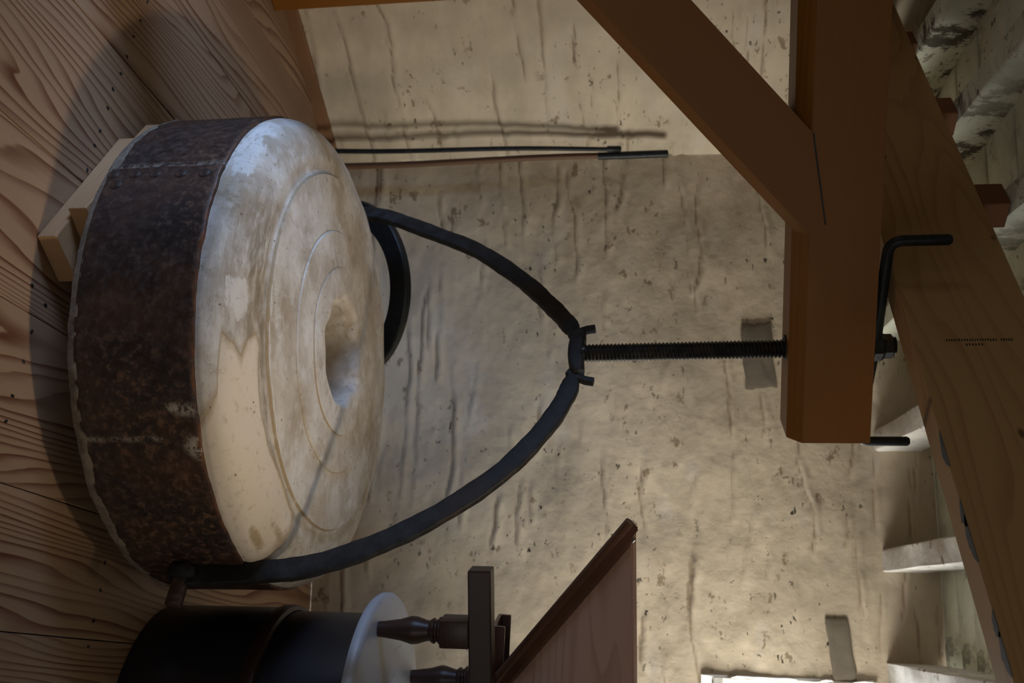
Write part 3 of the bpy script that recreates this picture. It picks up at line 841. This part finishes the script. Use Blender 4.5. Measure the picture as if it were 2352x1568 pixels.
def angd(a, b): return (a - b + math.pi) % (2 * math.pi) - math.pi
def build_stone():
    root = empty('millstone', (SC.x, SC.y, SZ0)); prop(root, 'round millstone with limed top and riveted rusty iron band lying on battens', 'millstone')
    root.rotation_euler = (0, R(-0.5), 0)
    NA = 480
    sh = [tuple(p) for p in spline([(0.594, 0.352), (0.597, 0.372), (0.598, 0.388), (0.592, 0.410), (0.577, 0.430), (0.552, 0.446), (0.522, 0.4560), (0.498, 0.4605), (0.480, 0.4600), (0.466, 0.4612), (0.4585, 0.4655)], 70)]
    def flat(a, b, n): return [(a[0] + (b[0] - a[0]) * k / n, a[1] + (b[1] - a[1]) * k / n) for k in range(n + 1)]
    prof = sh + flat((0.4560, 0.4705), (0.4545, 0.4722), 2) + flat((0.4520, 0.4722), (0.3160, 0.4788), 22) + flat((0.3125, 0.4788), (0.3095, 0.4838), 2) + flat((0.3070, 0.4843), (0.2210, 0.4872), 14)
    prof += flat((0.2180, 0.4872), (0.2160, 0.4912), 2) + flat((0.2140, 0.4916), (0.1500, 0.4934), 10)
    prof += [tuple(p) for p in spline([(0.147, 0.4930), (0.1400, 0.4890), (0.1345, 0.480), (0.131, 0.45), (0.130, 0.38), (0.128, 0.32)], 26)]
    bm = bmesh.new()
    attrs = {k: [] for k in ('rad', 'patch', 'dirt', 'splash', 'stain', 'low')}; polar = []
    rows = []
    # arc length from the band upward
    arc = [0.0]
    for p, q in zip(prof, prof[1:]): arc.append(arc[-1] + math.hypot(q[0] - p[0], q[1] - p[1]))
    for k, (r, z) in enumerate(prof):
        row = []
        for i in range(NA):
            a = 2 * math.pi * i / NA
            x, y = r * math.cos(a), r * math.sin(a)
            # rings are hand struck: slightly off centre and wobbly
            wob = 1 + 0.006 * math.sin(2 * a + 1.1) + 0.003 * math.sin(5 * a)
            if r < 0.47 and r > 0.14: x *= wob; y *= wob
            rr = r
            dz = 0.003 * (vnoise(np.array([x * 9 + 40]), np.array([y * 9 + 11 + z * 30]))[0] - .5)
            if r > 0.47: dz *= 2.0
            if r < 0.155:          # broken eye
                e = 0.010 * (vnoise(np.array([math.cos(a) * 3 + 9]), np.array([math.sin(a) * 3 + z * 9]))[0] - .5) + 0.004 * math.sin(a * 9) * (z > .46)
                x += e * math.cos(a); y += e * math.sin(a)
            row.append(bm.verts.new((x, y, z + dz - SZ0)))
            # ---- masks
            A = math.degrees(angd(a, -math.pi / 2))          # 0 = towards camera, + = right
            s = arc[k]
            attrs['rad'].append(r)
            up_lim = 0.192 - 0.012 * math.sin(A * 0.12)
            left = -3.0 + 13 * max(0, min(1, (0.075 - s) / 0.012)) + 2.6 * math.sin(s * 62 + 0.5) + 0.5 * math.sin(s * 170)
            dpt = min((A - left) / 50.0, (52 - A) / 50.0, (up_lim - s) / 0.11 * 0.8)
            attrs['patch'].append(0.5 + max(-0.5, min(0.5, dpt)))
            dd = max(0.0, 1 - ((A + 22) / 24) ** 2) ** 0.6 * max(0.0, min(1, (0.205 - s) / 0.02)) * (0.45 + 0.55 * min(1, max(0, s - 0.06) / 0.09)) * min(1, s / 0.04)
            if abs(s - 0.200) < 0.022: dd = max(dd, max(0, 1 - abs(s - 0.200) / 0.022) * max(0.0, 1 - ((A - 5) / 75) ** 2) * 0.9)
            attrs['dirt'].append(dd)
            sp = max(0.0, 1 - ((A + 13) / 7.0) ** 2 - ((s - 0.115) / 0.05) ** 2)
            sp = max(sp, 0.75 * max(0.0, 1 - ((A + 52) / 22) ** 2 - ((s - 0.05) / 0.06) ** 2))
            sp = max(sp, 0.7 * max(0.0, 1 - ((s - 0.222) / 0.016) ** 2) * max(0, 1 - ((A) / 60) ** 2))
            attrs['splash'].append(sp)
            q = max(0.0, 1 - ((A - 44) / 6) ** 2 - ((s - 0.075) / 0.02) ** 2)
            q = max(q, 0.8 * max(0.0, 1 - ((A - 47) / 8) ** 2 - ((s - 0.125) / 0.018) ** 2))
            if r < 0.47: q = max(q, 0.55 * max(0.0, 1 - ((A + 150) / 55) ** 2))
            if r < 0.146: q = max(q, 0.5 * max(0, 1 - abs(z - 0.43) / 0.08))
            if min(abs(r - 0.4572), abs(r - 0.3135), abs(r - 0.2185)) < 0.0022: q = max(q, 0.95)
            attrs['stain'].append(q)
            attrs['low'].append(max(0.0, 1 - s / 0.055) if s > 0 else 1.0)
            polar.append((math.radians(A) * 0.6, s, 0))
        rows.append(row)
    for k in range(len(rows) - 1):
        for i in range(NA): bm.faces.new((rows[k][i], rows[k][(i + 1) % NA], rows[k + 1][(i + 1) % NA], rows[k + 1][i]))
    bm.faces.new(rows[-1])
    bmesh.ops.recalc_face_normals(bm, faces=bm.faces)
    me = bpy.data.meshes.new('limed_top'); bm.to_mesh(me); bm.free(); me.materials.append(M['plaster'])
    for p in me.polygons: p.use_smooth = True
    me.set_sharp_from_angle(angle=R(28))
    for k, vals in attrs.items():
        at = me.attributes.new(k, 'FLOAT', 'POINT'); at.data.foreach_set('value', np.array(vals, dtype=np.float32))
    at = me.attributes.new('polar', 'FLOAT_VECTOR', 'POINT'); at.data.foreach_set('vector', np.array(polar, dtype=np.float32).ravel())
    top = bpy.data.objects.new('limed_top', me); C.objects.link(top); top.parent = root; top['label'] = 'cream limed top face with concentric rings and centre eye'

    # burr stone underside: a ragged lip showing below the band
    bm = bmesh.new(); NB = 300
    def jit(k, i, a, r, z):
        if k in (1, 2):
            q = fbm(np.array([math.cos(a) * 9 + 3]), np.array([math.sin(a) * 9 + 5]), 4)[0]
            q2 = fbm(np.array([math.cos(a) * 25 + 3]), np.array([math.sin(a) * 25 + 5]), 3)[0]
            return r + 0.010 * q2 + 0.006 * q, z + (0.016 * q + 0.010 * q2 if k == 1 else 0.0)
        return r, z
    lathe(bm, [(0.40, 0.0), (0.600, 0.003), (0.6065, 0.024), (0.594, 0.05)], NB, True, (0, 0, 0), jit)
    o = mesh_obj('stone_lip', bm, M['burr'], root, 60); o['label'] = 'ragged grey stone edge below the iron band'

    # iron band with its overlapping riveted joint
    NBA = 420; b0, b1 = 0.020, 0.280
    band = bmesh.new(); ee = []; sm = []
    lv = [(0.590, b0), (0.6035, b0), (0.6050, b0 + .002)] + [(0.6050, b0 + .002 + (b1 - b0 - .004) * j / 24) for j in range(1, 24)] + [(0.6050, b1 - .002), (0.6035, b1), (0.590, b1)]
    rows = []
    for k, (r, z) in enumerate(lv):
        row = []
        for i in range(NBA):
            a = 2 * math.pi * i / NBA
            rr = r + 0.0016 * fbm(np.array([a * 6]), np.array([z * 9]), 3)[0] * 2
            A = math.degrees(angd(a, -math.pi / 2))
            # lapped joint: the plate on the right of it stands proud
            lap = -43.5
            if lap < A < lap + 60: rr += 0.004 * (1 - (A - lap) / 60)
            zz = z + (0.004 * fbm(np.array([a * 14]), np.array([0.5]), 4)[0] * 2 if k > 25 else 0)
            row.append(band.verts.new((rr * math.cos(a), rr * math.sin(a), zz)))
            ee.append((z - b0) / (b1 - b0))
            v = max(0.0, 1 - ((A - 10.2 + (0.245 - z) * 10) / 1.3) ** 2 - ((z - 0.245) / 0.045) ** 2)
            v = max(v, max(0.0, 1 - ((A - 18) / 3) ** 2 - ((z - 0.27) / 0.03) ** 2))
            v = max(v, 0.8 * max(0.0, 1 - ((A - 16) / 0.45) ** 2) * (z > 0.02) * (z < 0.2))
            v = max(v, 0.6 * max(0.0, 1 - ((A + 44) / 0.7) ** 2))
            sm.append(v)
        rows.append(row)
    for k in range(len(rows) - 1):
        for i in range(NBA): band.faces.new((rows[k][i], rows[k][(i + 1) % NBA], rows[k + 1][(i + 1) % NBA], rows[k + 1][i]))
    me = bpy.data.meshes.new('iron_band'); band.to_mesh(me); band.free(); me.materials.append(M['rusty'])
    for p in me.polygons: p.use_smooth = True
    me.set_sharp_from_angle(angle=R(50))
    for nm, vals in (('edge', ee), ('smear', sm)):
        at = me.attributes.new(nm, 'FLOAT', 'POINT'); at.data.foreach_set('value', np.array(vals, dtype=np.float32))
    bo = bpy.data.objects.new('iron_band', me); C.objects.link(bo); bo.parent = root; bo['label'] = 'dark rusty iron band with a riveted lap joint'
    # rivets in the lap
    rv = bmesh.new(); lathe(rv, [(0.0145, -0.003), (0.0140, 0.0008), (0.011, 0.0024), (0.005, 0.0032), (0.001, 0.0034)], 14, True)
    first = None
    for A, z in [(-41.2, 0.030), (-41.0, 0.082), (-40.8, 0.130), (-40.6, 0.190), (-40.4, 0.245), (-38.0, 0.048)]:
        a = R(A) - math.pi / 2; nrm = Vector((math.cos(a), math.sin(a), 0)); p = nrm * 0.6085 + Vector((0, 0, z))
        if first is None: first = mesh_obj('rivet', rv, M['rusty'], bo, 60); o = first
        else: o = first.copy(); C.objects.link(o)
        o.matrix_basis = frame(p, Vector((0, 0, 1)).cross(nrm), nrm)
build_stone()

# battens under the stone
def batten(p0, d, L, w_, z0, z1, label):
    bm = bmesh.new(); 
    t = bmesh.new(); M4 = frame((p0[0], p0[1], 0), d)
    sg = 1 if (M4.to_3x3() @ Vector((0, 1, 0))).dot(Vector((1, 0.3, 0))) > 0 else -1
    ya, yb = sorted((0.0, sg * w_))
    box(bm, 0, L, ya, yb, z0, z1, 0.003)
    prop(mesh_obj('batten', bm, M['batten'], None, None, M4), label, 'batten', 'battens under the millstone')
batten((-0.233, 1.943), (-0.638, 0.770, 0), 0.43, 0.12, 0.0005, 0.0450, 'sawn wooden batten flat on the floor, lower of two under the millstone')
batten((-0.297, 1.985), (-0.60, 0.80, 0), 0.42, 0.12, 0.0455, 0.0880, 'sawn wooden batten lying on the lower one, directly under the millstone')

# ------------------------------------------------------------------ hoop behind the stone
def hoop():
    bm = bmesh.new(); n = 72; rows = []
    r0, r1, t = 0.232, 0.305, 0.028
    sec = [(r0, 0), (r1 - .004, 0), (r1, .004), (r1, t - .004), (r1 - .004, t), (r0, t)]
    for i in range(n):
        a = 2 * math.pi * i / n
        rows.append([bm.verts.new((r * math.cos(a), r * math.sin(a), h)) for r, h in sec])
    for i in range(n):
        for j in range(len(sec)): bm.faces.new((rows[i][j], rows[(i + 1) % n][j], rows[(i + 1) % n][(j + 1) % len(sec)], rows[i][(j + 1) % len(sec)]))
    tilt = R(-57)
    o = mesh_obj('wheel_rim', bm, M['black_paint'], None, 40)
    o.rotation_euler = (tilt, 0, 0); o.location = (-0.178, 3.235, 0.305 * math.sin(-tilt) + 0.002)
    prop(o, 'dark flat iron ring leaning behind the millstone', 'ring')
hoop()

# ------------------------------------------------------------------ rod and pole in the corner
def rod(name, a, b, r, mat, label, cat, tip=None):
    a, b = Vector(a), Vector(b); root = empty(name, a); prop(root, label, cat)
    bm = bmesh.new(); n = 10; pts = [a + (b - a) * (i / n) + Vector((0.004 * math.sin(i * .7), 0, 0)) for i in range(n + 1)]
    sweep(bm, pts, lambda i: circ(r * (1 - 0.12 * i / n), 10), Vector((1, 0.2, 0)))
    child('shaft', bm, mat, root, 60)
    if tip:
        t = bmesh.new(); d = (b - a).normalized()
        sweep(t, [b - d * tip, b, b + d * 0.004], lambda i: circ((r * 1.15, r * 1.15, r * .7)[i], 12), Vector((1, 0.2, 0)))
        child('ferrule', t, M['black_paint'], root, 50)
rod('iron_bar', (-0.745, 3.70, 0.002), (-0.722, 3.775, 1.17), 0.0095, M['black_paint'], 'thin black iron bar standing in the corner behind the millstone', 'bar', tip=0.05)
rod('wooden_pole', (-0.690, 3.74, 0.003), (-0.702, 3.80, 1.345), 0.0125, M['pole'], 'brown wooden pole with a black tip leaning in the wall corner', 'pole', tip=0.26)

# ------------------------------------------------------------------ stone casing (tun), hopper frame, hopper
TC = Vector((1.0, 2.475, 0))
def mat_black():
    t = NT('black_varnish'); a = t.noise(t.coord(), 12, 5, 0.6)
    return t.out((0.012, 0.011, 0.014), t.math('MULTIPLY_ADD', a, 0.12, 0.30), 0, t.bump(a, 0.05, 0.003), spec=0.5)
def mat_lid():
    t = NT('lid_painted_reflection'); a = t.noise(t.coord(), 9, 6, 0.6); s = t.noise(t.coord(scale=(20, 2, 1)), 3, 4, 0.7)
    col = t.mix(a, (0.36, 0.385, 0.44), (0.45, 0.48, 0.54))  # window reflection on the lid painted in as pale blue-grey
    col = t.mix(t.ramp(s, [(0.66, 0.0), (0.7, 0.8)]), col, (0.01, 0.01, 0.01))
    return t.out(col, t.math('MULTIPLY_ADD', a, 0.2, 0.36), 0, t.bump(s, 0.15, 0.002), spec=0.7)
M['black'] = mat_black(); M['lid'] = mat_lid()
def build_tun():
    root = empty('stone_casing', TC); prop(root, 'black varnished round stone casing with hoop and lid coloured with window sheen', 'casing')
    b = bmesh.new(); lathe(b, [(0.300, 0.0), (0.302, 0.002), (0.305, 0.30), (0.298, 0.31), (0.0, 0.31)], 96, False, TC); child('lower_body', b, M['black'], root, 40)
    b = bmesh.new(); lathe(b, [(0.300, 0.305), (0.309, 0.308), (0.312, 0.315), (0.312, 0.335), (0.309, 0.342), (0.298, 0.345)], 96, False, TC); child('hoop', b, M['dark_wood'], root, 40)
    b = bmesh.new(); lathe(b, [(0.0, 0.31), (0.296, 0.31), (0.296, 0.57), (0.0, 0.57)], 96, False, TC); child('upper_body', b, M['black'], root, 40)
    b = bmesh.new(); lathe(b, [(0.0, 0.568), (0.330, 0.568), (0.345, 0.572), (0.350, 0.580), (0.350, 0.592), (0.345, 0.598), (0.330, 0.601), (0.10, 0.604), (0.09, 0.59), (0.0, 0.59)], 96, False, TC)
    child('lid', b, M['lid'], root, 40)
build_tun()

def leg_prof(h):
    return [(0.0, 0.0), (0.019, 0.0), (0.020, 0.012), (0.026, 0.055), (0.0345, 0.085), (0.033, 0.100), (0.026, 0.122), (0.0245, 0.130), (0.031, 0.1395), (0.031, 0.1435), (0.0265, 0.147), (0.0265, 0.150), (0.034, 0.157), (0.034, 0.160), (0.0, 0.162)]
def build_horse():
    root = empty('hopper_frame', (0.95, 2.55, 0.6)); prop(root, 'dark turned-leg wooden frame standing on the stone casing', 'frame')
    b0 = 0.603
    for x, y in ((0.716, 2.418), (0.945, 2.745), (1.28, 2.42), (1.28, 2.745)):
        b = bmesh.new(); zs = 0.222 / 0.232
        lathe(b, leg_prof(0), 24, False, (x, y, b0))
        box(b, x - 0.034, x + 0.034, y - 0.034, y + 0.034, b0 + 0.160, b0 + 0.2335, 0.004)
        child('leg', b, M['dark_wood'], root, 35)
    b = bmesh.new(); box(b, 0.558, 1.40, 2.385, 2.445, 0.836, 0.893, 0.004); child('rail', b, M['dark_wood'], root)
    b = bmesh.new(); box(b, 0.90, 1.40, 2.715, 2.775, 0.836, 0.893, 0.004); child('rail', b, M['dark_wood'], root)
    b = bmesh.new(); box(b, 1.25, 1.31, 2.445, 2.715, 0.84, 0.889, 0.004); child('rail', b, M['dark_wood'], root)
    # slanting feed tray slung in the frame
    b = bmesh.new(); box(b, 0, 0.46, -0.06, 0.06, 0, 0.010, 0.002)
    box(b, 0, 0.46, -0.06, -0.05, 0.010, 0.035, 0.002); box(b, 0, 0.46, 0.05, 0.06, 0.010, 0.035, 0.002)
    child('feed_tray', b, M['mahogany'], root, matrix=frame((0.735, 2.60, 0.868), (1, 0, -0.06)))
    kb = bmesh.new(); lathe(kb, [(0.0, 0.0), (0.008, 0.0), (0.008, 0.02), (0.016, 0.024), (0.019, 0.034), (0.015, 0.046), (0.0, 0.05)], 18, False)
    child('knob', kb, M['mahogany'], root, 50, frame((0.845, 2.40, 0.955), (1, 0, 0), (0, -1, 0)))
build_horse()

def build_hopper():
    Z1, Z0 = 1.236, 0.86
    RZ = Matrix.Rotation(R(-9), 3, 'Z'); pv = Vector((0.437, 2.405, 0))
    rot = lambda x, y, z: RZ @ (Vector((x, y, z)) - pv) + pv
    tl = [rot(0.437, 2.405, Z1), rot(1.55, 2.405, Z1), rot(1.55, 2.86, Z1 - 0.012), rot(0.437, 2.86, Z1 - 0.012)]
    bl = [rot(0.875, 2.62, Z0), rot(1.11, 2.62, Z0), rot(1.11, 2.78, Z0), rot(0.875, 2.78, Z0)]
    root = empty('grain_hopper', (1.03, 2.72, Z0)); prop(root, 'varnished red-brown funnel-shaped grain hopper above the casing', 'hopper')
    cen = Vector((1.03, 2.79, 1.1))
    for k in range(4):
        a, b, c, d = tl[k], tl[(k + 1) % 4], bl[(k + 1) % 4], bl[k]
        nrm = (b - a).cross(d - a).normalized()
        if nrm.dot(cen - a) < 0: nrm = -nrm
        ext = 0.0
        if k == 3:                                    # left panel runs past the front board
            e = (b - a).normalized(); b = b + e * 0.03; c = c + e * 0.03
        t = 0.022; bm = bmesh.new()
        v = [bm.verts.new(p) for p in (a, b, c, d)] + [bm.verts.new(p + nrm * t) for p in (a, b, c, d)]
        for f in ((0, 1, 2, 3), (7, 6, 5, 4), (0, 4, 5, 1), (1, 5, 6, 2), (2, 6, 7, 3), (3, 7, 4, 0)): bm.faces.new([v[i] for i in f])
        bmesh.ops.recalc_face_normals(bm, faces=bm.faces)
        bmesh.ops.bevel(bm, geom=bm.edges[:], offset=0.004, segments=2, affect='EDGES')
        # give the panel its own local frame so the grain runs level
        M4 = frame(a, tl[(k + 1) % 4] - tl[k], nrm.cross(b - a) if False else (0, 0, 1))
        bm.transform(M4.inverted())
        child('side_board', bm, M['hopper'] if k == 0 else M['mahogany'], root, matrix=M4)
    # rounded corner mouldings down the front left arris
    for off, r in ((Vector((-0.006, -0.026, -0.004)), 0.0125), (Vector((0.034, -0.010, 0.0)), 0.010)):
        bm = bmesh.new(); p, q = tl[0] + off, bl[0] + off
        sweep(bm, [p + (q - p) * (i / 8) for i in range(9)], lambda i: circ(r, 14), Vector((0, 1, 0)))
        child('corner_moulding', bm, M['mahogany'], root, 60)
build_hopper()
